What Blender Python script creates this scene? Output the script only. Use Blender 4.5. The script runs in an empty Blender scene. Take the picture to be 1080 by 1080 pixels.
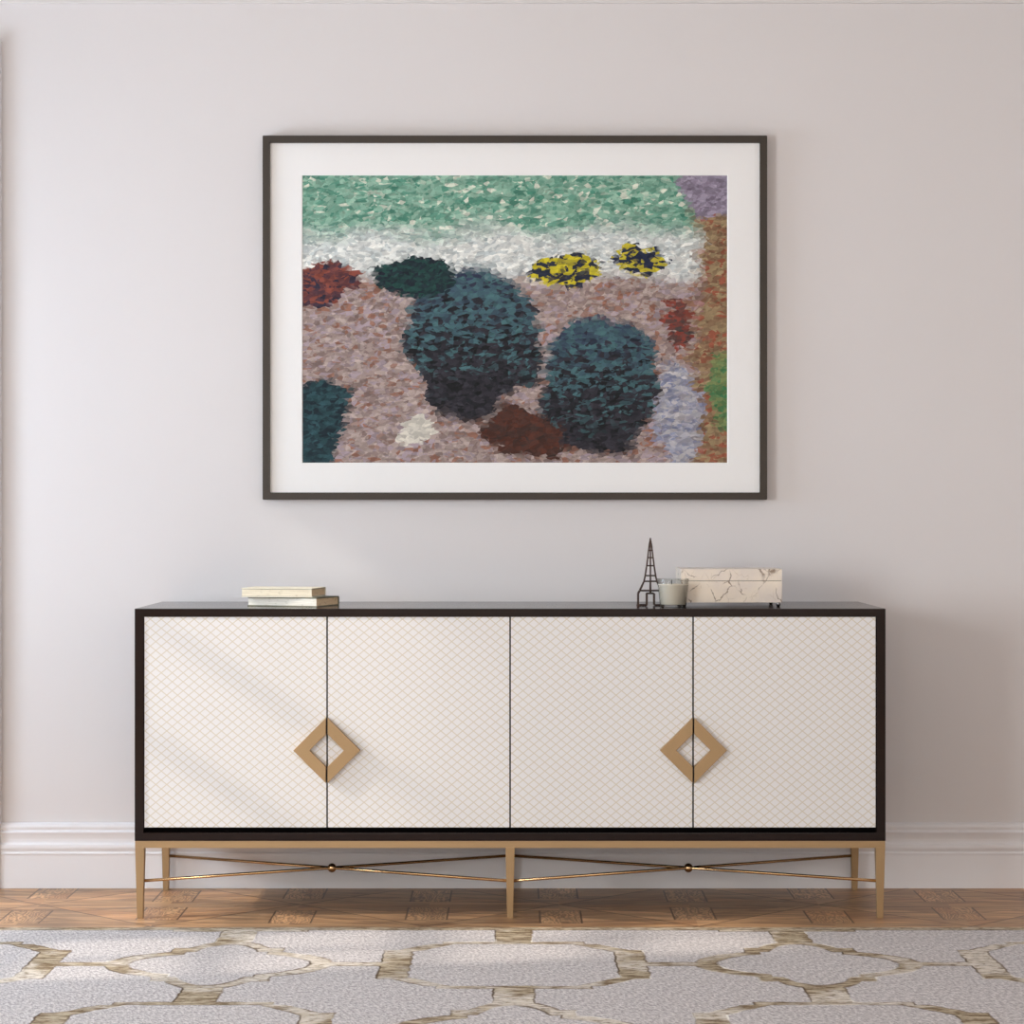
import bpy, bmesh, math, random
from mathutils import Vector, Matrix
random.seed(7)
scene = bpy.context.scene
COL = scene.collection

# ------------------------------------------------------------------ colour helpers
def lin(c):
    c /= 255.0
    return c / 12.92 if c <= 0.04045 else ((c + 0.055) / 1.055) ** 2.4
def rgb(r, g, b):
    return (lin(r), lin(g), lin(b), 1.0)

# ------------------------------------------------------------------ shader expression helper
class X:
    """A float in a node tree; python operators build Math nodes."""
    def __init__(self, nt, s): self.nt, self.s = nt, s
    def _m(self, op, *a, clamp=False):
        n = self.nt.nodes.new('ShaderNodeMath'); n.operation = op; n.use_clamp = clamp
        for i, v in enumerate(a):
            if isinstance(v, X): self.nt.links.new(v.s, n.inputs[i])
            else: n.inputs[i].default_value = float(v)
        return X(self.nt, n.outputs[0])
    def __add__(s, o): return s._m('ADD', s, o)
    def __radd__(s, o): return s._m('ADD', o, s)
    def __sub__(s, o): return s._m('SUBTRACT', s, o)
    def __rsub__(s, o): return s._m('SUBTRACT', o, s)
    def __mul__(s, o): return s._m('MULTIPLY', s, o)
    def __rmul__(s, o): return s._m('MULTIPLY', o, s)
    def __truediv__(s, o): return s._m('DIVIDE', s, o)
    def __neg__(s): return s._m('MULTIPLY', s, -1.0)
    def abs(s): return s._m('ABSOLUTE', s)
    def rnd(s): return s._m('ROUND', s)
    def fract(s): return s._m('FRACT', s)
    def floor(s): return s._m('FLOOR', s)
    def sqrt(s): return s._m('SQRT', s)
    def min(s, o): return s._m('MINIMUM', s, o)
    def max(s, o): return s._m('MAXIMUM', s, o)
    def lt(s, o): return s._m('LESS_THAN', s, o)
    def gt(s, o): return s._m('GREATER_THAN', s, o)
    def mod(s, o): return s._m('FLOORED_MODULO', s, o)
    def clamp(s): return s._m('ADD', s, 0.0, clamp=True)
    def step(s, a, b):
        """smoothstep: 0 at a, 1 at b"""
        n = s.nt.nodes.new('ShaderNodeMapRange'); n.interpolation_type = 'SMOOTHSTEP'
        inv = a > b
        lo, hi = (b, a) if inv else (a, b)
        n.inputs['From Min'].default_value = lo; n.inputs['From Max'].default_value = hi
        n.inputs['To Min'].default_value = 1.0 if inv else 0.0
        n.inputs['To Max'].default_value = 0.0 if inv else 1.0
        s.nt.links.new(s.s, n.inputs['Value'])
        return X(s.nt, n.outputs['Result'])

class Mat:
    def __init__(self, name, rough=0.6, metal=0.0, spec=0.5):
        self.m = bpy.data.materials.new(name); self.m.use_nodes = True
        self.nt = self.m.node_tree
        self.b = self.nt.nodes['Principled BSDF']
        self.b.inputs['Roughness'].default_value = rough
        self.b.inputs['Metallic'].default_value = metal
        self.b.inputs['Specular IOR Level'].default_value = spec
        self._c = None
    def coord(self):
        if self._c is None:
            n = self.nt.nodes.new('ShaderNodeTexCoord'); s = self.nt.nodes.new('ShaderNodeSeparateXYZ')
            self.nt.links.new(n.outputs['Object'], s.inputs[0])
            self._c = tuple(X(self.nt, s.outputs[i]) for i in range(3))
        return self._c
    def vec(self, x, y, z=0.0):
        n = self.nt.nodes.new('ShaderNodeCombineXYZ')
        for i, v in enumerate((x, y, z)):
            if isinstance(v, X): self.nt.links.new(v.s, n.inputs[i])
            else: n.inputs[i].default_value = float(v)
        return n.outputs[0]
    def noise(self, vec, scale=1.0, detail=3.0, rough=0.5, dist=0.0):
        n = self.nt.nodes.new('ShaderNodeTexNoise')
        n.inputs['Scale'].default_value = scale; n.inputs['Detail'].default_value = detail
        n.inputs['Roughness'].default_value = rough; n.inputs['Distortion'].default_value = dist
        self.nt.links.new(vec, n.inputs['Vector'])
        return X(self.nt, n.outputs[0])
    def white(self, vec):
        n = self.nt.nodes.new('ShaderNodeTexWhiteNoise'); n.noise_dimensions = '3D'
        self.nt.links.new(vec, n.inputs['Vector'])
        return X(self.nt, n.outputs['Value'])
    def voronoi(self, vec, scale=1.0, feature='F1', rand=1.0):
        n = self.nt.nodes.new('ShaderNodeTexVoronoi'); n.feature = feature
        n.inputs['Scale'].default_value = scale; n.inputs['Randomness'].default_value = rand
        self.nt.links.new(vec, n.inputs['Vector'])
        return n
    def mix(self, f, a, b):
        n = self.nt.nodes.new('ShaderNodeMix'); n.data_type = 'RGBA'
        if isinstance(f, X): self.nt.links.new(f.s, n.inputs[0])
        else: n.inputs[0].default_value = f
        for i, v in ((6, a), (7, b)):
            if isinstance(v, tuple): n.inputs[i].default_value = v
            else: self.nt.links.new(v, n.inputs[i])
        return n.outputs[2]
    def hsv(self, c, val=1.0, sat=1.0):
        n = self.nt.nodes.new('ShaderNodeHueSaturation')
        for k, v in (('Value', val), ('Saturation', sat)):
            if isinstance(v, X): self.nt.links.new(v.s, n.inputs[k])
            else: n.inputs[k].default_value = v
        if isinstance(c, tuple): n.inputs['Color'].default_value = c
        else: self.nt.links.new(c, n.inputs['Color'])
        return n.outputs[0]
    def color(self, c):
        if isinstance(c, tuple): self.b.inputs['Base Color'].default_value = c
        else: self.nt.links.new(c, self.b.inputs['Base Color'])
        return self
    def rough(self, r):
        self.nt.links.new(r.s, self.b.inputs['Roughness']); return self
    def bump(self, h, dist=0.001, strength=1.0):
        n = self.nt.nodes.new('ShaderNodeBump'); n.inputs['Distance'].default_value = dist
        n.inputs['Strength'].default_value = strength
        self.nt.links.new(h.s, n.inputs['Height']); self.nt.links.new(n.outputs[0], self.b.inputs['Normal'])
        return self

# ------------------------------------------------------------------ materials
def plain(name, c, rough=0.6, metal=0.0, var=0.06, scale=40.0, stretch=(1, 1, 1), bump=0.0, spec=0.5):
    m = Mat(name, rough, metal, spec)
    x, y, z = m.coord()
    n = m.noise(m.vec(x * stretch[0], y * stretch[1], z * stretch[2]), scale, 3.0)
    m.color(m.hsv(c, val=n * (2 * var) + (1 - var)))
    if bump: m.bump(n, bump)
    return m.m

M_wall = plain('wall_paint', rgb(223, 218, 217), 0.75, var=0.012, scale=3.0)
M_trim = plain('trim_paint', rgb(234, 231, 232), 0.45, var=0.01, scale=5.0)
M_ceil = plain('ceiling_paint', rgb(206, 203, 200), 0.8, var=0.01, scale=4.0)
M_dark = plain('espresso_lacquer', rgb(36, 26, 23), 0.15, var=0.10, scale=25.0, stretch=(1, 6, 12), spec=0.2)
M_void = plain('gap_shade_black', rgb(8, 6, 6), 0.9, var=0.05, spec=0.05)  # near-black stands in for the shade inside the gaps round the doors
M_brass = plain('satin_brass', rgb(168, 138, 100), 0.5, 0.5, var=0.04, scale=120.0, stretch=(1, 1, 6))
M_bronze = plain('polished_bronze', rgb(206, 170, 126), 0.24, 1.0, var=0.03)
M_frame = plain('umber_wood', rgb(52, 42, 32), 0.5, var=0.12, scale=60.0, stretch=(4, 1, 4))
M_mat = plain('mat_board', rgb(242, 240, 238), 0.85, var=0.006, scale=60.0)
M_bevel = plain('mat_core', rgb(252, 252, 250), 0.8, var=0.004)
M_wire = plain('dark_bronze_wire', rgb(70, 52, 44), 0.45, 0.6, var=0.15, scale=200.0)
M_wax = plain('candle_wax', rgb(224, 214, 198), 0.55, var=0.02)
M_wick = plain('wick_thread', rgb(60, 52, 46), 0.9, var=0.2, scale=300.0)
M_steel = plain('polished_steel', rgb(150, 146, 146), 0.18, 1.0, var=0.04)
M_covergreen = plain('sage_book_cloth', rgb(112, 112, 92), 0.75, var=0.12, scale=300.0)
M_covercream = plain('cream_book_cloth', rgb(232, 224, 204), 0.75, var=0.06, scale=300.0)
M_coverline = plain('brown_book_cloth', rgb(84, 70, 52), 0.75, var=0.12, scale=300.0)

def pages(name, c1, c2, c3):
    m = Mat(name, 0.85)
    x, y, z = m.coord()
    a = m.noise(m.vec(x * 12.0, y * 12.0, z * 900.0), 1.0, 4.0, 0.65)
    b = m.noise(m.vec(x * 60.0, y * 60.0, z * 140.0), 1.0, 3.0)
    c = m.mix(a.step(0.35, 0.65), c1, c2)
    c = m.mix(b.step(0.58, 0.75) * 0.6, c, c3)
    m.color(c); m.bump(a, 0.0006)
    return m.m
M_pages = pages('page_edges', rgb(240, 230, 208), rgb(214, 202, 178), rgb(190, 176, 150))
M_pagesw = pages('pale_page_edges', rgb(238, 233, 222), rgb(212, 206, 194), rgb(188, 180, 166))
M_ends = pages('tan_page_ends', rgb(246, 220, 182), rgb(226, 196, 156), rgb(170, 140, 106))  # end faces tanner than the fore-edge

def glass():
    """clear thin-walled glass: transparent with a sheen, greyer where the wall is seen edge-on"""
    m = bpy.data.materials.new('clear_glass'); m.use_nodes = True
    nt = m.node_tree; nt.nodes.clear()
    out = nt.nodes.new('ShaderNodeOutputMaterial'); mx = nt.nodes.new('ShaderNodeMixShader')
    tr = nt.nodes.new('ShaderNodeBsdfTransparent'); gl = nt.nodes.new('ShaderNodeBsdfGlossy')
    gl.inputs['Roughness'].default_value = 0.03
    lw = nt.nodes.new('ShaderNodeLayerWeight'); lw.inputs['Blend'].default_value = 0.25
    pw = nt.nodes.new('ShaderNodeMath'); pw.operation = 'MULTIPLY'; pw.inputs[1].default_value = 0.35
    nt.links.new(lw.outputs['Facing'], pw.inputs[0])
    cm = nt.nodes.new('ShaderNodeMix'); cm.data_type = 'RGBA'
    cm.inputs[6].default_value = (0.97, 0.975, 0.97, 1); cm.inputs[7].default_value = (0.62, 0.62, 0.60, 1)
    nt.links.new(lw.outputs['Facing'], cm.inputs[0]); nt.links.new(cm.outputs[2], tr.inputs['Color'])
    nt.links.new(pw.outputs[0], mx.inputs[0]); nt.links.new(tr.outputs[0], mx.inputs[1]); nt.links.new(gl.outputs[0], mx.inputs[2])
    nt.links.new(mx.outputs[0], out.inputs[0])
    return m
M_glass = glass()

def marble():
    m = Mat('cream_marble', 0.28)
    x, y, z = m.coord()
    w1 = m.noise(m.vec(x, y, z), 18.0, 4.0, 0.6)
    w2 = m.noise(m.vec(x + 3.1, y, z + 1.7), 18.0, 4.0, 0.6)
    px, pz = x + (w1 - 0.5) * 0.05, z + (w2 - 0.5) * 0.05
    v = m.voronoi(m.vec(px + 2.37, y * 1.0, pz * 1.15 + 0.61), 17.0, 'DISTANCE_TO_EDGE')
    d = X(m.nt, v.outputs['Distance'])
    gate = m.noise(m.vec(x + 9.0, y, z), 22.0, 2.0).step(0.42, 0.58)
    veins = d.step(0.035, 0.008) * gate
    v2 = m.voronoi(m.vec(px + 5.0, y, pz), 34.0, 'DISTANCE_TO_EDGE')
    fine = X(m.nt, v2.outputs['Distance']).step(0.03, 0.0) * m.noise(m.vec(x, y + 4.0, z), 20.0, 2.0).step(0.5, 0.65)
    base = m.mix(m.noise(m.vec(x, y, z), 11.0, 5.0).step(0.35, 0.65), rgb(236, 222, 204), rgb(222, 209, 198))
    c = m.mix(fine * 0.5, base, rgb(160, 128, 92))
    c = m.mix(veins * 0.85, c, rgb(112, 84, 56))
    m.color(c)
    return m.m
M_marble = marble()

def door_skin():
    m = Mat('ivory_trellis_panel', 0.42)
    x, y, z = m.coord()
    w, h = 0.0292, 0.0238
    dm = 1.0 / math.sqrt(1 / w ** 2 + 1 / h ** 2)
    a = ((x / w + z / h).fract() - 0.5).abs() * dm
    b = ((x / w - z / h).fract() - 0.5).abs() * dm
    d = a.min(b)
    line = d.step(0.0019, 0.0005)
    t = m.noise(m.vec(x * 500, y * 500, z * 500), 1.0, 2.0)
    base = m.hsv(rgb(226, 223, 222), val=t * 0.03 + 0.985)
    m.color(m.mix(line * 0.72, base, rgb(200, 186, 156)))
    m.bump(d.step(0.0022, 0.0), 0.0003, 0.5)
    return m.m
M_door = door_skin()

def parquet():
    m = Mat('oak_parquet', 0.42)
    x, y, z = m.coord()
    HX, HY = 0.358, 0.33
    p, q = (x + 0.944) / HX, (y + 0.293) / HY
    a, b = (p + q) * 0.5, (p - q) * 0.5
    ia, ib = a.rnd(), b.rnd()
    fa, fb = a - ia, b - ib
    U, V = (fa + fb) * HX, (fa - fb) * HY
    aU, aV = U.abs(), V.abs()
    edge = (0.5 - fa.abs().max(fb.abs())) * 0.48           # metres to diamond edge
    block = aU.lt(0.055) * aV.gt(0.045) * aV.lt(0.235)
    # seams
    s_edge = edge.step(0.0042, 0.0012)
    inb = aV.gt(0.045) * aV.lt(0.235)
    s_block = (aU - 0.055).abs().step(0.0038, 0.001) * inb
    s_mid = (aV - 0.045).abs().step(0.003, 0.0008) * 0.55
    s_end = (aV - 0.235).abs().step(0.003, 0.0008) * 0.6
    s_pl = (aV - 0.155 + aU * 0.433).abs().step(0.0026, 0.0008) * (1.0 - block) * 0.5
    seam = s_edge.max(s_block).max(s_mid).max(s_end).max(s_pl)
    sgnU = U.gt(0.0); sgnV = V.gt(0.0)
    band = aV.gt(0.045) + (aV + aU * 0.433).gt(0.155) + aV.gt(0.235)
    pid = m.white(m.vec(ia * 3.0 + sgnU + block * 9.0, ib * 5.0 + sgnV * 2.0, band))
    pid2 = m.white(m.vec(ib * 3.0 + sgnU, ia * 7.0 + sgnV, band + block * 4.0))
    # grain: along x on planks (slightly fanned), along y on blocks
    ang = (pid2 - 0.5) * 0.5
    gx, gy = x + y * ang, y - x * ang
    g1 = m.noise(m.vec(gx * 2.6 + pid * 30.0, gy * 34.0, pid * 9.0), 1.0, 6.0, 0.62, 0.6)
    f1 = m.noise(m.vec(gx * 9.0, gy * 95.0, pid * 5.0), 1.0, 3.0, 0.6)
    wob = m.noise(m.vec(x * 22.0, y * 9.0, pid * 7.0), 1.0, 2.0)
    rings = (((x * 60.0 + (wob * 9.0)) * 1.0).fract() - 0.5).abs() * 2.0
    g2 = rings * 0.35 + 0.08 + m.noise(m.vec(x * 170.0, y * 14.0, pid * 7.0), 1.0, 3.0) * 0.5
    g = g1 * (1.0 - block) + g2 * block
    c = m.mix(g.step(0.25, 0.75), rgb(124, 86, 57), rgb(212, 166, 119))
    c = m.mix(f1.step(0.52, 0.72) * 0.45 * (1.0 - block), c, rgb(96, 64, 42))
    c = m.mix(pid2.step(0.55, 1.0) * 0.35, c, rgb(176, 116, 70))
    c = m.hsv(c, val=pid * 0.34 + 0.84, sat=0.97)
    c = m.mix(seam * 0.82, c, rgb(58, 36, 24))
    m.color(c)
    m.rough(g * 0.15 + 0.33)
    m.bump(g * 0.10 - seam, 0.0010, 0.6)
    return m.m
M_floor = parquet()

RUG_X, RUG_Y1, RUG_Y0 = 1.78, -0.684, -3.32      # half-width, back edge, front edge
def rug_mat():
    m = Mat('carved_rug_pile', 0.95, spec=0.15)
    x, y, z = m.coord()
    wx = (m.noise(m.vec(x, y, 0.0), 26.0, 3.0) - 0.5) * 0.016
    wy = (m.noise(m.vec(x + 7.0, y, 3.0), 26.0, 3.0) - 0.5) * 0.016
    P = 0.70
    ax, ay = (x + wx - 0.004) / P, (y + wy + 1.165) / P
    i, j = ax.rnd(), ay.rnd()
    u, v = (ax - i).abs() * P, (ay - j).abs() * P
    par = (i + j).mod(2.0).gt(0.5)                 # 1: scalloped medallion, 0: stepped medallion
    def ell(a, b): return (((u / a) * (u / a) + (v / b) * (v / b)).sqrt() - 1.0) * min(a, b)
    def box(a, b): return (u - a).max(v - b)
    B_in = box(0.245, 0.25).max((u + v - 0.395) * 0.707)
    B_out = box(0.175, 0.280).min(box(0.316, 0.172)).min(box(0.29, 0.25).max((u + v - 0.455) * 0.707))
    A_in = ell(0.215, 0.135).min(ell(0.098, 0.245)).min(box(0.10, 0.15))
    A_out = ell(0.270, 0.170).min(ell(0.138, 0.283)).min(box(0.135, 0.20))
    inn = A_in * par + B_in * (1.0 - par)
    out = A_out * par + B_out * (1.0 - par)
    links = (v - 0.022).min(u - 0.046)
    bord = (RUG_X - x.abs()).min(RUG_Y1 - y).min(y - RUG_Y0) - 0.042
    sd = out.min(links).max(-inn)
    sd = sd.min(bord + wx * 0.8)                   # negative: brown band
    band = sd.step(0.002, -0.002)
    line = sd.abs().step(0.0045, 0.001)
    # worn streaky band
    st = m.noise(m.vec(x * 15.0, y * 48.0, 0.0), 1.0, 5.0, 0.7)
    st2 = m.noise(m.vec(x * 36.0, y * 95.0, 4.0), 1.0, 3.0, 0.7)
    wear = m.noise(m.vec(x, y, 8.0), 4.2, 3.0, 0.6)
    cb = m.mix(st.step(0.40, 0.60), rgb(124, 103, 78), rgb(196, 180, 154))
    cb = m.mix(st2.step(0.53, 0.68) * 0.8, cb, rgb(92, 72, 46))
    cb = m.mix(wear.step(0.45, 0.60) * (st2.step(0.66, 0.42)) * (bord.gt(0.0) * 0.7 + 0.25), cb, rgb(222, 212, 200))
    # looped field
    wv = m.noise(m.vec((x + y * 0.35) * 150.0, (y - x * 0.12) * 62.0, 0.0), 1.0, 3.0, 0.75)
    big = m.noise(m.vec(x, y, 1.0), 2.5, 3.0)
    cf = m.mix(wv.step(0.32, 0.68), rgb(160, 152, 151), rgb(226, 219, 216))
    cf = m.hsv(cf, val=big * 0.10 + 0.95)
    c = m.mix(band, cf, cb)
    lf = m.noise(m.vec(x, y, 2.0), 5.0, 2.0)
    c = m.mix(line * lf.step(0.42, 0.56) * 0.75, c, rgb(104, 82, 58))
    c = m.mix(line * lf.step(0.44, 0.34) * 0.7, c, rgb(240, 232, 220))
    m.color(c)
    m.bump(band * -0.9 + wv * 0.35 + st2 * band * 0.35, 0.004, 0.75)
    return m.m
M_rug = rug_mat()

def art():
    """Loose, subject-free brush daubs: green over white over mauve, with dark, ochre and rust patches."""
    m = Mat('daubed_canvas_print', 0.65, spec=0.2)
    x, y, z = m.coord()                       # print lies in x-z, centred on its own origin
    W, H = 1.221, 0.826
    s, t = x / W + 0.5, z / H + 0.5           # 0..1
    def layer(fx, fy, shear, off):
        vx = (s * fx + t * shear + off); vy = t * fy - s * (shear * 0.6)
        n1 = (m.noise(m.vec(s * 9.0 + off, t * 9.0), 1.0, 3.0) - 0.5)
        v = m.voronoi(m.vec(vx + n1 * 2.2, vy + n1 * 1.6), 1.0, 'F1')
        sep = m.nt.nodes.new('ShaderNodeSeparateXYZ'); m.nt.links.new(v.outputs['Position'], sep.inputs[0])
        cs = m.nt.nodes.new('ShaderNodeSeparateColor'); m.nt.links.new(v.outputs['Color'], cs.inputs[0])
        qx, qy = X(m.nt, sep.outputs[0]), X(m.nt, sep.outputs[1])
        dx, dy = qx - vx - n1 * 2.2, qy - vy - n1 * 1.6
        S, T = s + dx * (1.0 / fx), t + dy * (1.0 / fy)
        return S, T, X(m.nt, cs.outputs[0]), X(m.nt, cs.outputs[1]), X(m.nt, v.outputs['Distance'])
    def blob(S, T, cx, cy, rx, ry, soft=0.07):
        d = (((S - cx) * (1 / rx)) * ((S - cx) * (1 / rx)) + ((T - cy) * (1 / ry)) * ((T - cy) * (1 / ry))).sqrt()
        return d.step(1.0 + soft, 1.0 - soft)
    def field(S, T, r1, r2):
        nb = (m.noise(m.vec(S * 6.0, T * 6.0, 3.0), 1.0, 4.0, 0.6) - 0.5)
        nc = (m.noise(m.vec(S * 7.0, T * 5.0, 11.0), 1.0, 4.0, 0.6) - 0.5)
        Tn = T + nb * 0.20
        Sn = S + nc * 0.20
        sea = m.mix(r1, rgb(72, 132, 112), rgb(146, 182, 162))
        sea = m.mix(r2.step(0.86, 0.97), sea, rgb(208, 212, 196))
        foam = m.mix(r1, rgb(178, 186, 186), rgb(232, 232, 226))
        sand = m.mix(r1, rgb(128, 108, 104), rgb(182, 164, 156))
        sand = m.mix(r2.step(0.66, 0.9), sand, rgb(158, 142, 148))
        sand = m.mix(r2.step(0.2, 0.06), sand, rgb(146, 104, 88))
        c = m.mix(Tn.step(0.60, 0.68), sand, foam)
        c = m.mix(Tn.step(0.76, 0.85), c, sea)
        dark = m.mix(r1, rgb(24, 24, 27), rgb(56, 54, 62))
        cool = m.mix(r2, rgb(52, 58, 84), rgb(70, 104, 108))
        rock = m.mix(((Tn - 0.40) + (r2 - 0.5) * 0.35).step(-0.02, 0.12), dark, cool)
        c = m.mix(blob(Sn, Tn, 0.40, 0.42, 0.155, 0.27), c, rock)
        c = m.mix(blob(Sn, Tn, 0.70, 0.27, 0.145, 0.24), c, m.mix(((Tn - 0.24) + (r2 - 0.5) * 0.35).step(-0.02, 0.12), dark, cool))
        c = m.mix(blob(Sn, Tn, 0.0, 0.13, 0.115, 0.17), c, m.mix(r1, rgb(28, 38, 46), rgb(46, 80, 86)))
        c = m.mix(blob(Sn, Tn, 0.52, 0.10, 0.09, 0.09), c, m.mix(r1, rgb(88, 48, 36), rgb(60, 46, 42)))
        c = m.mix(blob(Sn, Tn, 0.27, 0.09, 0.045, 0.05), c, rgb(206, 200, 188))
        c = m.mix(blob(Sn, Tn, 0.05, 0.62, 0.085, 0.075) , c, m.mix(r1, rgb(36, 42, 60), rgb(142, 74, 58)))
        c = m.mix(blob(Sn, Tn, 0.26, 0.64, 0.09, 0.085), c, m.mix(r1, rgb(30, 34, 46), rgb(34, 70, 66)))
        c = m.mix(blob(Sn, Tn, 0.62, 0.68, 0.075, 0.07), c, m.mix(r1.step(0.35, 0.6), rgb(40, 44, 62), rgb(196, 182, 44)))
        c = m.mix(blob(Sn, Tn, 0.80, 0.70, 0.055, 0.055), c, m.mix(r1.step(0.5, 0.72), rgb(34, 40, 64), rgb(190, 176, 50)))
        c = m.mix(blob(Sn, Tn, 0.885, 0.50, 0.03, 0.07), c, m.mix(r1, rgb(140, 62, 50), rgb(70, 62, 60)))
        right = m.mix(r1, rgb(120, 88, 68), rgb(158, 138, 104))
        right = m.mix(r2.step(0.7, 0.85), right, rgb(146, 84, 64))
        right = m.mix(blob(Sn, Tn, 1.0, 0.26, 0.05, 0.14), right, m.mix(r1, rgb(60, 116, 76), rgb(128, 132, 84)))
        c = m.mix(Sn.step(0.905, 0.945), c, right)
        c = m.mix(blob(Sn, Tn, 0.99, 0.95, 0.09, 0.09), c, m.mix(r1, rgb(118, 106, 124), rgb(158, 148, 166)))
        c = m.mix(blob(Sn, Tn, 0.89, 0.16, 0.05, 0.20) * 0.8, c, m.mix(r1, rgb(120, 132, 164), rgb(186, 184, 186)))
        return c
    S, T, r1, r2, d1 = layer(44.0, 74.0, 8.0, 0.0)
    c1 = field(S, T, r1, r2)
    S2, T2, q1, q2, d2 = layer(78.0, 60.0, -30.0, 13.0)
    c2 = field(S2, T2, q1, q2)
    sel = m.noise(m.vec(s * 40.0, t * 46.0, 5.0), 1.0, 2.0).step(0.46, 0.54)
    c = m.mix(sel, c1, c2)
    grit = m.noise(m.vec(s * 330.0, t * 520.0, 1.0), 1.0, 3.0, 0.6)
    jit = r2 + (q2 - r2) * (1.0 - sel)
    c = m.hsv(c, val=(grit * 0.55 + 0.72) * (jit * 0.5 + 0.75), sat=1.0)
    m.color(c)
    m.bump(grit * 0.5 - d1 * 0.5, 0.0008, 0.5)
    return m.m
M_art = art()

# ------------------------------------------------------------------ mesh helpers
def link(name, bm, mats, parent=None, loc=(0, 0, 0), smooth=False, recalc=True):
    if recalc: bmesh.ops.recalc_face_normals(bm, faces=bm.faces)
    me = bpy.data.meshes.new(name); bm.to_mesh(me); bm.free()
    for mm in (mats if isinstance(mats, (list, tuple)) else [mats]): me.materials.append(mm)
    if smooth:
        for p in me.polygons: p.use_smooth = True
    o = bpy.data.objects.new(name, me); o.location = loc; COL.objects.link(o)
    if parent: o.parent = parent
    return o
def box(bm, x0, x1, y0, y1, z0, z1, bev=0.0, mi=0):
    vs = [bm.verts.new((x, y, z)) for x in (x0, x1) for y in (y0, y1) for z in (z0, z1)]
    fs = [bm.faces.new([vs[i] for i in f]) for f in
          ((0, 1, 3, 2), (4, 6, 7, 5), (0, 4, 5, 1), (2, 3, 7, 6), (0, 2, 6, 4), (1, 5, 7, 3))]
    for f in fs: f.material_index = mi
    if bev:
        es = {e for f in fs for e in f.edges}
        r = bmesh.ops.bevel(bm, geom=list(es), offset=bev, segments=2, affect='EDGES', profile=0.7)
        for f in r['faces']: f.material_index = mi
def prism(bm, pts, y0, y1, mi=0):
    """closed x-z outline, extruded along y"""
    a = [bm.verts.new((x, y0, z)) for x, z in pts]; b = [bm.verts.new((x, y1, z)) for x, z in pts]
    fs = [bm.faces.new(a), bm.faces.new(b[::-1])]
    n = len(pts)
    for i in range(n): fs.append(bm.faces.new((a[i], b[i], b[(i + 1) % n], a[(i + 1) % n])))
    for f in fs: f.material_index = mi
def rod(bm, p, q, r, seg=12, cap=True, r2=None):
    p, q = Vector(p), Vector(q); d = (q - p).normalized()
    u = d.orthogonal().normalized(); w = d.cross(u)
    r2 = r if r2 is None else r2
    A = [bm.verts.new(p + (u * math.cos(2 * math.pi * k / seg) + w * math.sin(2 * math.pi * k / seg)) * r) for k in range(seg)]
    B = [bm.verts.new(q + (u * math.cos(2 * math.pi * k / seg) + w * math.sin(2 * math.pi * k / seg)) * r2) for k in range(seg)]
    for k in range(seg): bm.faces.new((A[k], A[(k + 1) % seg], B[(k + 1) % seg], B[k]))
    if cap: bm.faces.new(A[::-1]); bm.faces.new(B)
def lathe(bm, prof, seg=48, cx=0, cy=0, cz=0):
    rings = []
    for r, z in prof:
        if r < 1e-6: rings.append([bm.verts.new((cx, cy, cz + z))])
        else: rings.append([bm.verts.new((cx + r * math.cos(2 * math.pi * k / seg), cy + r * math.sin(2 * math.pi * k / seg), cz + z)) for k in range(seg)])
    for a, b in zip(rings, rings[1:]):
        for k in range(seg):
            k2 = (k + 1) % seg
            if len(a) == 1 and len(b) == 1: continue
            if len(a) == 1: bm.faces.new((a[0], b[k2], b[k]))
            elif len(b) == 1: bm.faces.new((a[k], a[k2], b[0]))
            else: bm.faces.new((a[k], a[k2], b[k2], b[k]))
def thing(name, label, cat, loc, group=None):
    o = bpy.data.objects.new(name, None); o.empty_display_size = 0.1
    o.location = loc; COL.objects.link(o)
    return tag(o, label, cat, group)
def tag(o, label, cat, group=None):
    o['label'] = label; o['category'] = cat
    if group: o['group'] = group
    return o
def struct(name, bm, mats, label, cat, parent=None, **k):
    o = link(name, bm, mats, parent, **k); o['kind'] = 'structure'; o['label'] = label; o['category'] = cat
    return o

# ------------------------------------------------------------------ room (back wall plane y = 0)
LX, RX, FY, CZ = -2.70, 3.00, -8.60, 2.90
bm = bmesh.new(); box(bm, LX - 0.25, RX + 0.25, FY - 0.25, 0.25, -0.12, 0.0)
struct('floor', bm, M_floor, 'brown oak parquet floor in a diamond pattern', 'floor')
bm = bmesh.new(); box(bm, LX - 0.25, RX + 0.25, FY - 0.25, 0.25, CZ, CZ + 0.12)
struct('ceiling', bm, M_ceil, 'plain white ceiling above the room', 'ceiling')
bm = bmesh.new(); box(bm, LX - 0.25, RX + 0.25, 0.0, 0.25, 0.0, CZ)
struct('wall_back', bm, M_wall, 'pale warm grey painted wall behind the sideboard', 'wall')
bm = bmesh.new(); box(bm, RX, RX + 0.25, FY, 0.0, 0.0, CZ)
struct('wall_right', bm, M_wall, 'pale painted wall on the right of the room', 'wall')

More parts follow.
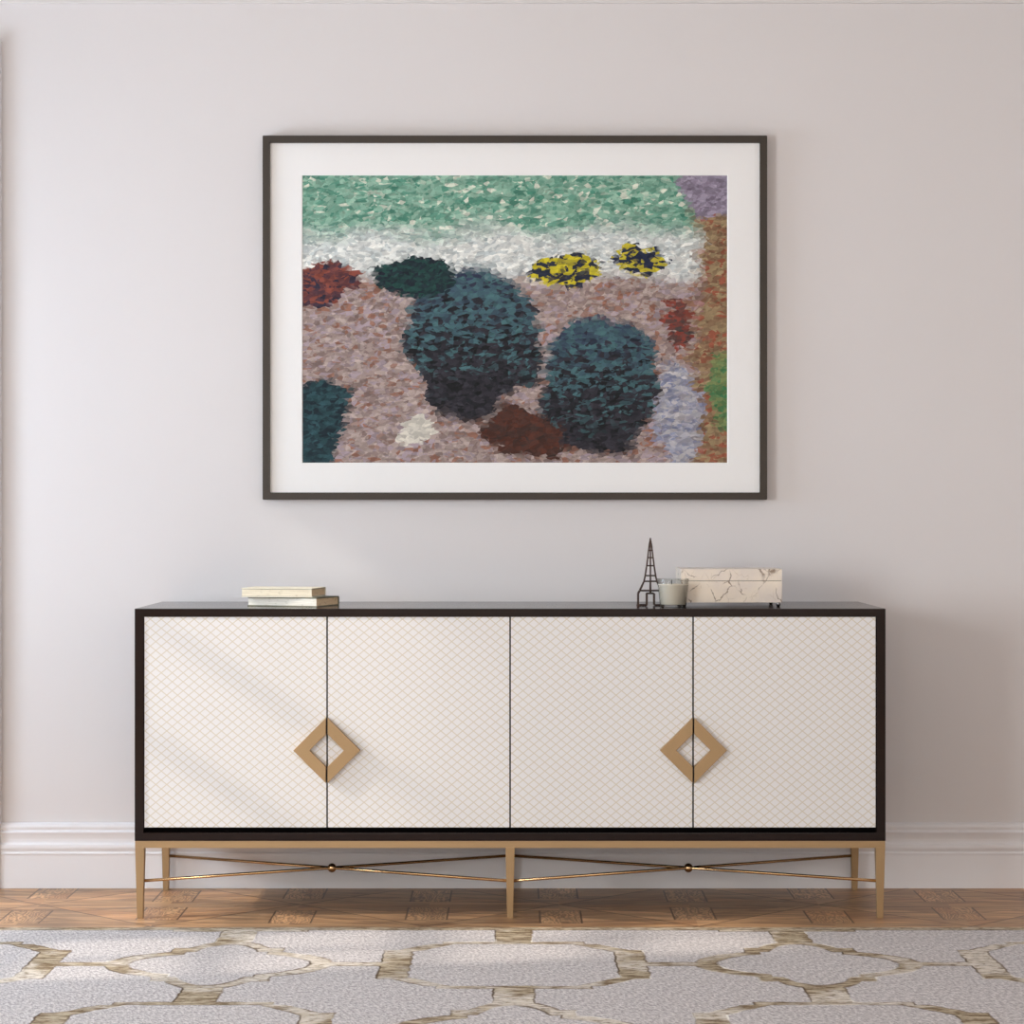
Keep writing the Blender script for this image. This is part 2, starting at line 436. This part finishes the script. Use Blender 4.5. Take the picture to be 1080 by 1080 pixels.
def holed_wall(bm, along, fixed0, fixed1, a0, a1, holes):
    """wall slab with rectangular openings; holes = (a_lo, a_hi, z_lo, z_hi), sorted along a"""
    def put(lo, hi, z0, z1):
        if hi - lo < 1e-5 or z1 - z0 < 1e-5: return
        if along == 'y': box(bm, fixed0, fixed1, lo, hi, z0, z1)
        else: box(bm, lo, hi, fixed0, fixed1, z0, z1)
    cur = a0
    for lo, hi, z0, z1 in holes:
        put(cur, lo, 0, CZ); put(lo, hi, 0, z0); put(lo, hi, z1, CZ); cur = hi
    put(cur, a1, 0, CZ)
WZ0, WZ1 = 0.20, 2.241
WIN_L = [(-1.75, -1.20, WZ1), (-1.10, -0.42, 2.46)]
bm = bmesh.new()
holed_wall(bm, 'y', LX - 0.12, LX, FY, 0.0, [(-5.10, -3.50, 0.30, 2.20)] + [(a, b, WZ0, c) for a, b, c in WIN_L])  # the first opening is added for a side fill lamp
struct('wall_left', bm, M_wall, 'pale painted wall with tall windows on the left of the room', 'wall')
FW = (-1.9, 2.3, 0.75, 2.70)  # opening added behind the camera to let in fill light
bm = bmesh.new(); holed_wall(bm, 'x', FY - 0.15, FY, LX, RX, [FW])
struct('wall_front', bm, M_wall, 'pale painted wall with an added fill-light window behind the viewer', 'wall')

def window(name, ya, yb, ztop, mull, bar_to, label):
    """glazing bars and frame in the left wall opening"""
    bm = bmesh.new()
    x0, x1 = LX - 0.06, LX - 0.02
    f = 0.03
    for s in ((ya, ya + f), (yb - f, yb)): box(bm, x0, x1, s[0], s[1], WZ0, ztop)
    box(bm, x0, x1, ya, yb, WZ0, WZ0 + f); box(bm, x0, x1, ya, yb, ztop - f, ztop)
    for k in range(0, 6):
        zc = 0.357 + k * 0.314
        box(bm, x0, x1, ya + f, bar_to, zc - 0.02, zc + 0.02)
    for yc in mull: box(bm, x0, x1, yc - 0.012, yc + 0.012, WZ0 + f, ztop - f)
    o = struct(name, bm, M_trim, label, 'window')
    bm = bmesh.new(); box(bm, LX - 0.02, LX + 0.05, ya - 0.04, yb + 0.04, WZ0 - 0.03, WZ0, 0.004)
    link('window_sill', bm, M_trim, o)
window('window_1', *WIN_L[0], [-1.47], -1.23, 'narrow white barred window in the left wall')
window('window_2', *WIN_L[1], [-0.72], -0.72, 'wide white barred window next to the corner')
bm = bmesh.new()  # added window, out of view, framing the side fill lamp
for ya in (-5.10, -4.33, -3.56): box(bm, LX - 0.08, LX - 0.03, ya, ya + 0.06, 0.30, 2.20)
for zz in (0.30, 2.14): box(bm, LX - 0.08, LX - 0.03, -5.10, -3.50, zz, zz + 0.06)
struct('fill_window_left', bm, M_trim, 'added unseen two-light window for side fill, further along the left wall', 'window')
bm = bmesh.new()  # invented window behind the camera, framing the frontal fill lamp
for xx in (FW[0], 0.17, FW[1] - 0.06): box(bm, xx, xx + 0.06, FY - 0.10, FY - 0.04, FW[2], FW[3])
for zz in (FW[2], FW[3] - 0.06): box(bm, FW[0], FW[1], FY - 0.10, FY - 0.04, zz, zz + 0.06)
struct('fill_window_front', bm, M_trim, 'added unseen wide window for fill light, in the wall behind the viewer', 'window')

# baseboards: moulded profile (depth, height)
PROF = [(0.0, 0.0), (0.020, 0.0), (0.020, 0.0965), (0.0225, 0.0975), (0.0225, 0.1015), (0.020, 0.1025), (0.0185, 0.1065),
        (0.0205, 0.1100), (0.0225, 0.1155), (0.0225, 0.1210), (0.0205, 0.1265), (0.0150, 0.1285),
        (0.0135, 0.1330), (0.0140, 0.1420), (0.0165, 0.1520), (0.0195, 0.1600), (0.0130, 0.1655), (0.0125, 0.1680),
        (0.0145, 0.1725), (0.0145, 0.1770), (0.0110, 0.1830), (0.0030, 0.1865), (0.0, 0.1868)]
def baseboard(name, p0, p1, n, label):
    """p0->p1 along the wall, n = direction into the room"""
    bm = bmesh.new()
    A = [bm.verts.new((p0[0] + n[0] * d, p0[1] + n[1] * d, z)) for d, z in PROF]
    B = [bm.verts.new((p1[0] + n[0] * d, p1[1] + n[1] * d, z)) for d, z in PROF]
    for k in range(len(PROF)):
        k2 = (k + 1) % len(PROF)
        bm.faces.new((A[k], A[k2], B[k2], B[k]))
    bm.faces.new(A); bm.faces.new(B[::-1])
    struct(name, bm, M_trim, label, 'baseboard')
CAS_R = -1.4725
baseboard('baseboard_back', (CAS_R, 0), (RX, 0), (0, -1), 'tall white moulded baseboard along the wall behind the sideboard')
baseboard('baseboard_right', (RX, 0), (RX, FY), (-1, 0), 'tall white moulded baseboard on the right wall')
baseboard('baseboard_left', (LX, 0), (LX, FY), (1, 0), 'tall white moulded baseboard on the left wall')
# cornice whose lower lip shows at the very top of the picture
bm = bmesh.new()
box(bm, LX, RX, -0.010, 0.0, 2.551, CZ); box(bm, LX, RX, -0.03, -0.010, 2.62, CZ); box(bm, LX, RX, -0.06, -0.03, 2.74, CZ)
struct('trim_1', bm, M_wall, 'flat white cornice band along the top of the wall', 'moulding')
# door casing at the left edge with the door leaf
bm = bmesh.new()
box(bm, CAS_R - 0.11, CAS_R, -0.028, 0.0, 0.0, 2.44, 0.003)
box(bm, -2.62, CAS_R - 0.11, -0.028, 0.0, 2.33, 2.44, 0.003)
box(bm, -2.62, -2.51, -0.028, 0.0, 0.0, 2.33, 0.003)
struct('trim_2', bm, M_trim, 'white flat door casing at the left edge of the wall', 'moulding')
bm = bmesh.new()
box(bm, -2.51, CAS_R - 0.11, -0.006, 0.0, 0.0, 2.33)
for z0, z1 in ((0.2, 0.95), (1.1, 2.15)):
    box(bm, -2.40, CAS_R - 0.22, -0.010, -0.006, z0, z1, 0.002)
d = struct('door_1', bm, M_trim, 'white panelled door beside the wall corner', 'door')
bm = bmesh.new(); lathe(bm, [(0, 0), (0.02, 0.004), (0.026, 0.02), (0.012, 0.036), (0.012, 0.045), (0, 0.045)], 24)
h = link('door_handle', bm, M_brass, d, (-1.66, -0.051, 1.0), smooth=True); h.rotation_euler = (-math.pi / 2, 0, 0)

# ------------------------------------------------------------------ rug
bm = bmesh.new(); box(bm, -RUG_X, RUG_X, RUG_Y0, RUG_Y1, 0.0, 0.009, 0.003)
tag(link('rug', bm, M_rug), 'large pale grey rug with worn brown trellis medallions on the parquet', 'rug')

# ------------------------------------------------------------------ sideboard
SB = thing('sideboard', 'long dark brown sideboard with four ivory trellis doors and brass legs', 'sideboard', (0, 0, 0))
YF, YB = -0.510, -0.030
XL, XR = -1.005, 0.995
ZT, ZB = 0.8255, 0.2068
bm = bmesh.new()
T = 0.0215
box(bm, XL, XR, YF, YB, ZT - T, ZT, 0.0012)
box(bm, XL, XR, YF, YB, ZB, ZB + T, 0.0012)
box(bm, XL, XL + 0.0235, YF, YB, ZB + T - 0.001, ZT - T + 0.001, 0.0012)
box(bm, XR - 0.0235, XR, YF, YB, ZB + T - 0.001, ZT - T + 0.001, 0.0012)
box(bm, XL + 0.02, XR - 0.02, YB - 0.012, YB - 0.002, ZB + 0.015, ZT - 0.015)
for xc in (-0.4925, -0.005, 0.4825): box(bm, xc - 0.010, xc + 0.010, YF + 0.030, YB - 0.012, ZB + T, ZT - T, mi=1)
box(bm, XL + 0.0235, XR - 0.0235, YF + 0.026, YF + 0.030, ZB + T, ZT - T, mi=1)  # black sheet behind the doors, painted as gap shade
case = link('case', bm, [M_dark, M_void], SB); case['label'] = 'dark brown lacquered case'
DZ0, DZ1 = 0.2425, 0.8035
seams = [-0.9795, -0.4925, -0.005, 0.4825, 0.9690]
HZ = 0.449
for k in range(4):
    x0, x1 = seams[k] + (0.0019 if k else 0.0), seams[k + 1] - (0.0019 if k < 3 else 0.0)
    bm = bmesh.new(); box(bm, x0, x1, YF + 0.003, YF + 0.023, DZ0, DZ1, 0.0012)
    bm.normal_update()
    for f in bm.faces:
        if abs(f.normal.y) < 0.9: f.material_index = 1  # door sides blackened as shade in the seams
    dr = link('door', bm, [M_door, M_void], SB)
    dr['label'] = 'ivory door with gold diamond trellis pattern'
    s = -1 if k in (0, 2) else 1              # handle reaches into this door
    xs = seams[k + 1] if s < 0 else seams[k]
    g, R, r = 0.0024, 0.0890, 0.0455
    pts = [(xs + s * g, HZ + R - g), (xs + s * R, HZ), (xs + s * g, HZ - R + g),
           (xs + s * g, HZ - r + g), (xs + s * r, HZ), (xs + s * g, HZ + r - g)]
    bm = bmesh.new(); prism(bm, pts, YF - 0.013, YF + 0.0035)
    bmesh.ops.recalc_face_normals(bm, faces=bm.faces)
    bmesh.ops.bevel(bm, geom=list(bm.edges), offset=0.0006, segments=1, affect='EDGES')
    h = link('handle', bm, M_brass, dr); h['label'] = 'brass half-diamond handle'
# brass base
AZ0 = 0.188
bm = bmesh.new()
YL = -0.060                                    # front of the rear legs
for y0, y1 in ((YF, YF + 0.022), (YL, YL + 0.022)): box(bm, XL + 0.001, XR - 0.001, y0 + 0.0005, y1, AZ0, ZB, 0.0008)
for x0 in (XL + 0.001, XR - 0.023, -0.016): box(bm, x0, x0 + 0.022, YF + 0.02, YL + 0.002, AZ0, ZB, 0.0008)
ap = link('apron', bm, M_brass, SB); ap['label'] = 'brass base rail'
LEGC = [XL + 0.0135, -0.005, XR - 0.0135]
for yf in (YF, YL):
    for xc in LEGC:
        bm = bmesh.new()
        t, b_ = 0.0125, 0.0078
        yc = yf + 0.0125
        top = [bm.verts.new((xc + sx * t, yc + sy * t, AZ0 + 0.002)) for sx, sy in ((-1, -1), (1, -1), (1, 1), (-1, 1))]
        bot = [bm.verts.new((xc + sx * b_, yc + sy * b_, 0.0)) for sx, sy in ((-1, -1), (1, -1), (1, 1), (-1, 1))]
        bm.faces.new(top); bm.faces.new(bot[::-1])
        for i in range(4): bm.faces.new((bot[i], bot[(i + 1) % 4], top[(i + 1) % 4], top[i]))
        bmesh.ops.bevel(bm, geom=list(bm.edges), offset=0.0007, segments=1, affect='EDGES')
        l = link('leg', bm, M_brass, SB)
# crossed stretchers with a ball where they meet
SZ = 0.0985
yf, yb = YF + 0.0125, YL + 0.0125
for a, b_ in ((0, 1), (1, 2)):
    for (p, q) in (((LEGC[a], yf), (LEGC[b_], yb)), ((LEGC[a], yb), (LEGC[b_], yf))):
        bm = bmesh.new(); rod(bm, (p[0], p[1], SZ), (q[0], q[1], SZ), 0.0042, 14)
        st = link('stretcher', bm, M_bronze, SB, smooth=True); st['label'] = 'thin polished bronze rod'
    bm = bmesh.new(); bmesh.ops.create_uvsphere(bm, u_segments=24, v_segments=14, radius=0.0125)
    bl = link('stretcher_ball', bm, M_bronze, SB, ((LEGC[a] + LEGC[b_]) / 2, (yf + yb) / 2, SZ), smooth=True)
    bl['label'] = 'round bronze ball joint'

# ------------------------------------------------------------------ framed picture
FX0, FX1, FZ0, FZ1 = -0.716, 0.7325, 1.1184, 2.1638
PX0, PX1, PZ0, PZ1 = -0.6024, 0.6188, 1.2248, 2.0507
PIC = thing('framed_picture', 'large dark framed picture with white mat hanging above the sideboard', 'picture',
            ((FX0 + FX1) / 2, 0, FZ0))
def local(o): o.location = Vector(o.location) - Vector(PIC.location); return o
def ring(bm, o, i, y0, y1, mi=0, back=True):
    """mitred ring between outer rect o and inner rect i = (x0,x1,z0,z1)"""
    def rect(r, y): return [bm.verts.new((x, y, z)) for x, z in ((r[0], r[2]), (r[1], r[2]), (r[1], r[3]), (r[0], r[3]))]
    of, inf, ob, ib = rect(o, y0), rect(i, y0), rect(o, y1), rect(i, y1)
    for k in range(4):
        k2 = (k + 1) % 4
        for f in ((of[k], of[k2], inf[k2], inf[k]), (ob[k], ib[k], ib[k2], ob[k2]),
                  (of[k], ob[k], ob[k2], of[k2]), (inf[k], inf[k2], ib[k2], ib[k])):
            bm.faces.new(f).material_index = mi
fw = 0.0205
bm = bmesh.new()
ring(bm, (FX0, FX1, FZ0, FZ1), (FX0 + fw, FX1 - fw, FZ0 + fw, FZ1 - fw), -0.038, 0.0)
bmesh.ops.recalc_face_normals(bm, faces=bm.faces)
bmesh.ops.bevel(bm, geom=[e for e in bm.edges if e.calc_face_angle(0) > 0.5], offset=0.0012, segments=2, affect='EDGES')
o = local(link('frame', bm, M_frame, PIC)); o['label'] = 'thin dark brown frame'
# mat with bevelled window
bm = bmesh.new()
oo = (FX0 + fw - 0.002, FX1 - fw + 0.002, FZ0 + fw - 0.002, FZ1 - fw + 0.002)
w0 = (PX0 - 0.0022, PX1 + 0.0022, PZ0 - 0.0022, PZ1 + 0.0022); w1 = (PX0, PX1, PZ0, PZ1)
def rect(r, y): return [bm.verts.new((x, y, z)) for x, z in ((r[0], r[2]), (r[1], r[2]), (r[1], r[3]), (r[0], r[3]))]
a, b_, c_, e_ = rect(oo, -0.026), rect(w0, -0.026), rect(w1, -0.0238), rect(oo, -0.0225)
for k in range(4):
    k2 = (k + 1) % 4
    bm.faces.new((a[k], a[k2], b_[k2], b_[k])).material_index = 0
    bm.faces.new((b_[k], b_[k2], c_[k2], c_[k])).material_index = 1
    bm.faces.new((a[k], e_[k], e_[k2], a[k2])).material_index = 0
o = local(link('mat_board', bm, [M_mat, M_bevel], PIC)); o['label'] = 'wide white mat'
bm = bmesh.new()
hw, hh = (PX1 - PX0) / 2, (PZ1 - PZ0) / 2
box(bm, -hw - 0.01, hw + 0.01, -0.001, 0.001, -hh - 0.01, hh + 0.01)
o = link('print', bm, M_art, PIC); o.location = Vector(((PX0 + PX1) / 2, -0.0225, (PZ0 + PZ1) / 2)) - Vector(PIC.location)
o['label'] = 'daubed seaside-coloured print'
bm = bmesh.new(); box(bm, FX0 + 0.01, FX1 - 0.01, -0.020, -0.003, FZ0 + 0.01, FZ1 - 0.01)
local(link('backing_board', bm, M_frame, PIC))

# ------------------------------------------------------------------ books
def book(label, near, ang, L, W, TH, z, mcover, mline, mpage, ct=0.0022):
    """near = front right lower corner; long fore-edge runs left from it, spine at the back"""
    t = thing('book', label, 'book', (near[0], near[1], z), 'books stacked on the sideboard')
    t.rotation_euler = (0, 0, -ang)
    # local: x from -L..0, y from 0..W, z 0..TH
    bm = bmesh.new()
    box(bm, -L, 0, 0, W - 0.003, 0, ct, 0.0005, 0); box(bm, -L, 0, 0, W - 0.003, TH - ct, TH, 0.0005, 0)
    # rounded spine
    n = 8; pts = []
    for k in range(n + 1):
        a = -math.pi / 2 + math.pi * k / n
        pts.append((W - 0.004 + 0.005 * math.cos(a), TH / 2 + TH / 2 * math.sin(a)))
    for k in range(n, -1, -1):
        a = -math.pi / 2 + math.pi * k / n
        pts.append((W - 0.006 + 0.005 * math.cos(a), TH / 2 + (TH / 2 - ct) * math.sin(a)))
    A = [bm.verts.new((-L, y, zz)) for y, zz in pts]; B = [bm.verts.new((0, y, zz)) for y, zz in pts]
    m_ = len(pts)
    for k in range(m_): bm.faces.new((A[k], A[(k + 1) % m_], B[(k + 1) % m_], B[k]))
    for side in (A, B):
        for k in range(n): bm.faces.new((side[k], side[k + 1], side[m_ - 2 - k], side[m_ - 1 - k]))
    # turned-in cloth edge seen as a thin darker line under the upper board and above the lower
    box(bm, -L + 0.0006, -0.0006, 0.0006, W - 0.006, TH - ct - 0.0009, TH - ct + 0.0002, 0, 1)
    box(bm, -L + 0.0006, -0.0006, 0.0006, W - 0.006, ct - 0.0002, ct + 0.0006, 0, 1)
    link('cover', bm, [mcover, mline], t)
    bm = bmesh.new()
    box(bm, -L + 0.0022, -0.0022, 0.0016, W - 0.004, ct, TH - ct - 0.0006, 0.0, 0)
    bm.faces.ensure_lookup_table()
    for f in bm.faces:
        if abs(f.calc_center_median().x + L / 2) > L * 0.4: f.material_index = 1
    p = link('pages', bm, [mpage, M_ends], t); p['label'] = 'page block with tan ends'
    return t
R = math.radians
book('lower book of the stack, grey-green cover, on the left of the sideboard top', (-0.528, -0.410), R(20), 0.209, 0.146, 0.0257, ZT,
     M_covergreen, M_coverline, M_pagesw)
book('upper book of the stack, cream cover, resting on the grey-green book', (-0.5415, -0.402), R(10), 0.200, 0.145, 0.0247, ZT + 0.0257,
     M_covercream, M_coverline, M_pages)

# ------------------------------------------------------------------ wire tower
PXM = 0.002594
bm = bmesh.new()
prof = [(13.0, 1.0), (13.0, 13.2), (11.3, 16.2), (6.75, 26.0), (5.5, 32.0), (3.9, 42.5), (2.85, 51.0), (2.0, 58.7), (1.3, 64.6), (0.0, 71.0)]
prof = [(a * PXM, b * PXM) for a, b in prof]
wr = 0.00185
def wire(p, q, r=wr): rod(bm, p, q, r, 8)
DP = 0.62                                      # plan is a little shallower than wide
for sx in (-1, 1):
    for sy in (-1, 1):
        for (a, z), (a2, z2) in zip(prof, prof[1:]):
            wire((sx * a, sy * a * DP, z), (sx * a2, sy * a2 * DP, z2))
for k in (2, 3, 4, 5, 6, 7):
    a, z = prof[k]
    for s in (-1, 1):
        wire((-a, s * a * DP, z), (a, s * a * DP, z)); wire((s * a, -a * DP, z), (s * a, a * DP, z))
top, (da, dz) = prof[-1][1], (3.9 * PXM, 13.3 * PXM)
def front_y(z):
    for (a, z1), (a2, z2) in zip(prof, prof[1:]):
        if z1 <= z <= z2: return (a + (a2 - a) * (z - z1) / max(z2 - z1, 1e-9)) * DP
    return prof[0][0] * DP
for s in (-1, 1):
    zs = [dz] + [z for a, z in prof if z > dz]
    for z1, z2 in zip(zs, zs[1:]): wire((0, s * front_y(z1), z1), (0, s * front_y(z2), z2))
    y = s * prof[0][0] * DP
    for t in (-1, 1):
        wire((t * da, y, 1.0 * PXM), (t * da, y, dz)); wire((t * 13 * PXM, y, 1.0 * PXM), (t * da, y, 1.0 * PXM))
        xs = s * 13 * PXM
        wire((xs, t * da * DP, 1.0 * PXM), (xs, t * da * DP, dz)); wire((xs, t * 13 * PXM * DP, 1.0 * PXM), (xs, t * da * DP, 1.0 * PXM))
    wire((-da, y, dz), (da, y, dz)); wire((s * 13 * PXM, -da * DP, dz), (s * 13 * PXM, da * DP, dz))
for sx in (-1, 1):
    for sy in (-1, 1):
        for k in range(1):
            box(bm, sx * 13 * PXM - 0.003, sx * 13 * PXM + 0.003, sy * 13 * PXM * DP - 0.003, sy * 13 * PXM * DP + 0.003, 0, 0.0045)
bmesh.ops.create_uvsphere(bm, u_segments=10, v_segments=6, radius=0.0026, matrix=Matrix.Translation((0, 0, top)))
tw = link('tower_figurine', bm, M_wire, None, (0.3795, -0.330, ZT), smooth=False)
tag(tw, 'small dark bronze wire tower figurine standing left of the glass candle', 'figurine')

# ------------------------------------------------------------------ candle in a glass
CN = thing('glass_candle', 'pale wax candle in a tapered clear glass beside the wire tower', 'candle', (0.4355, -0.414, ZT))
bm = bmesh.new()
lathe(bm, [(0, 0.0), (0.033, 0.0), (0.0352, 0.0015), (0.0430, 0.0760), (0.0425, 0.0772), (0.0415, 0.0768), (0.0340, 0.0085), (0.032, 0.0070), (0, 0.0070)], 64)
g = link('glass', bm, M_glass, CN, smooth=True); g['label'] = 'clear tapered glass'
bm = bmesh.new()
lathe(bm, [(0, 0.0074), (0.0325, 0.0074), (0.0338, 0.0092), (0.0400, 0.0630), (0.0385, 0.0622), (0.02, 0.0616), (0, 0.0616)], 64)
w = link('wax', bm, M_wax, CN, smooth=False); w['label'] = 'cream candle wax'
bm = bmesh.new(); rod(bm, (-0.004, 0, 0.061), (-0.0035, 0.001, 0.0735), 0.0013, 8)
w = link('wick', bm, M_wick, CN); w['label'] = 'dark burnt wick'

# ------------------------------------------------------------------ marble box
MB = thing('marble_box', 'cream veined marble box with lid on small metal feet', 'box', (0.5965, -0.390, ZT))
bw, bd, fz = 0.137, 0.205, 0.0115
bm = bmesh.new(); box(bm, -bw, bw, 0, bd, fz, fz + 0.0582, 0.0008); link('body', bm, M_marble, MB)
bm = bmesh.new(); box(bm, -bw + 0.0015, bw - 0.0015, 0.0015, bd - 0.0015, fz + 0.0575, fz + 0.060); link('seam', bm, M_coverline, MB)
bm = bmesh.new(); box(bm, -bw, bw, 0, bd, fz + 0.0593, fz + 0.0910, 0.0008); link('lid', bm, M_marble, MB)
for sx in (-1, 1):
    for yy in (0.012, bd - 0.016):
        bm = bmesh.new(); lathe(bm, [(0, 0), (0.0035, 0), (0.0060, 0.004), (0.0066, 0.008), (0.0060, fz + 0.0005), (0, fz + 0.0005)], 20)
        f = link('foot', bm, M_steel, MB, (sx * (bw - 0.009), yy, 0), smooth=True); f['label'] = 'small steel foot'

# ------------------------------------------------------------------ light
SUN_DIR = Vector((1.0, 0.215, -0.64)).normalized()
sun = bpy.data.lights.new('sun', 'SUN'); sun.energy = 2.1; sun.angle = R(1.9); sun.color = (1.0, 0.92, 0.82)
so = bpy.data.objects.new('sun', sun); so.rotation_euler = SUN_DIR.to_track_quat('-Z', 'Y').to_euler(); so.location = (-6, -2, 5)
COL.objects.link(so)
def area(name, loc, direction, sx, sy, power, color):
    l = bpy.data.lights.new(name, 'AREA'); l.shape = 'RECTANGLE'; l.size = sx; l.size_y = sy; l.energy = power; l.color = color
    o = bpy.data.objects.new(name, l); o.location = loc
    o.rotation_euler = Vector(direction).to_track_quat('-Z', 'Z').to_euler(); COL.objects.link(o)
    return o
for ya, yb, zt in WIN_L:
    area('daylight_and_fill', (LX - 0.13, (ya + yb) / 2, (WZ0 + zt) / 2), (1, 0, 0), yb - ya, zt - WZ0, 39 * (yb - ya) * (zt - WZ0), (0.75, 0.90, 1.06))
area('daylight_and_fill', (LX - 0.13, -4.30, 1.25), (1, 0, 0), 1.60, 1.90, 142, (0.93, 0.975, 1.0))  # side fill lamp at the added left window
area('daylight_and_fill', ((FW[0] + FW[1]) / 2, FY - 0.16, (FW[2] + FW[3]) / 2), (0, 1, 0), FW[1] - FW[0], FW[3] - FW[2], 75, (1.0, 0.95, 0.86))  # frontal fill lamp at the added window behind the camera
w = bpy.data.worlds.new('sky'); scene.world = w; w.use_nodes = True
w.node_tree.nodes['Background'].inputs[0].default_value = (0.75, 0.85, 1.0, 1)
w.node_tree.nodes['Background'].inputs[1].default_value = 0.3

# ------------------------------------------------------------------ camera and view
cam = bpy.data.cameras.new('camera'); cam.sensor_width = 36.0; cam.sensor_fit = 'HORIZONTAL'; cam.lens = 2404.0 / 1080.0 * 36.0
co = bpy.data.objects.new('camera', cam); co.location = (0, -6.58, 1.083); co.rotation_euler = (math.pi / 2, 0, 0)
COL.objects.link(co); scene.camera = co
vs = scene.view_settings
vs.view_transform = 'Standard'; vs.look = 'None'; vs.exposure = 0.28; vs.gamma = 1.0; vs.use_curve_mapping = False
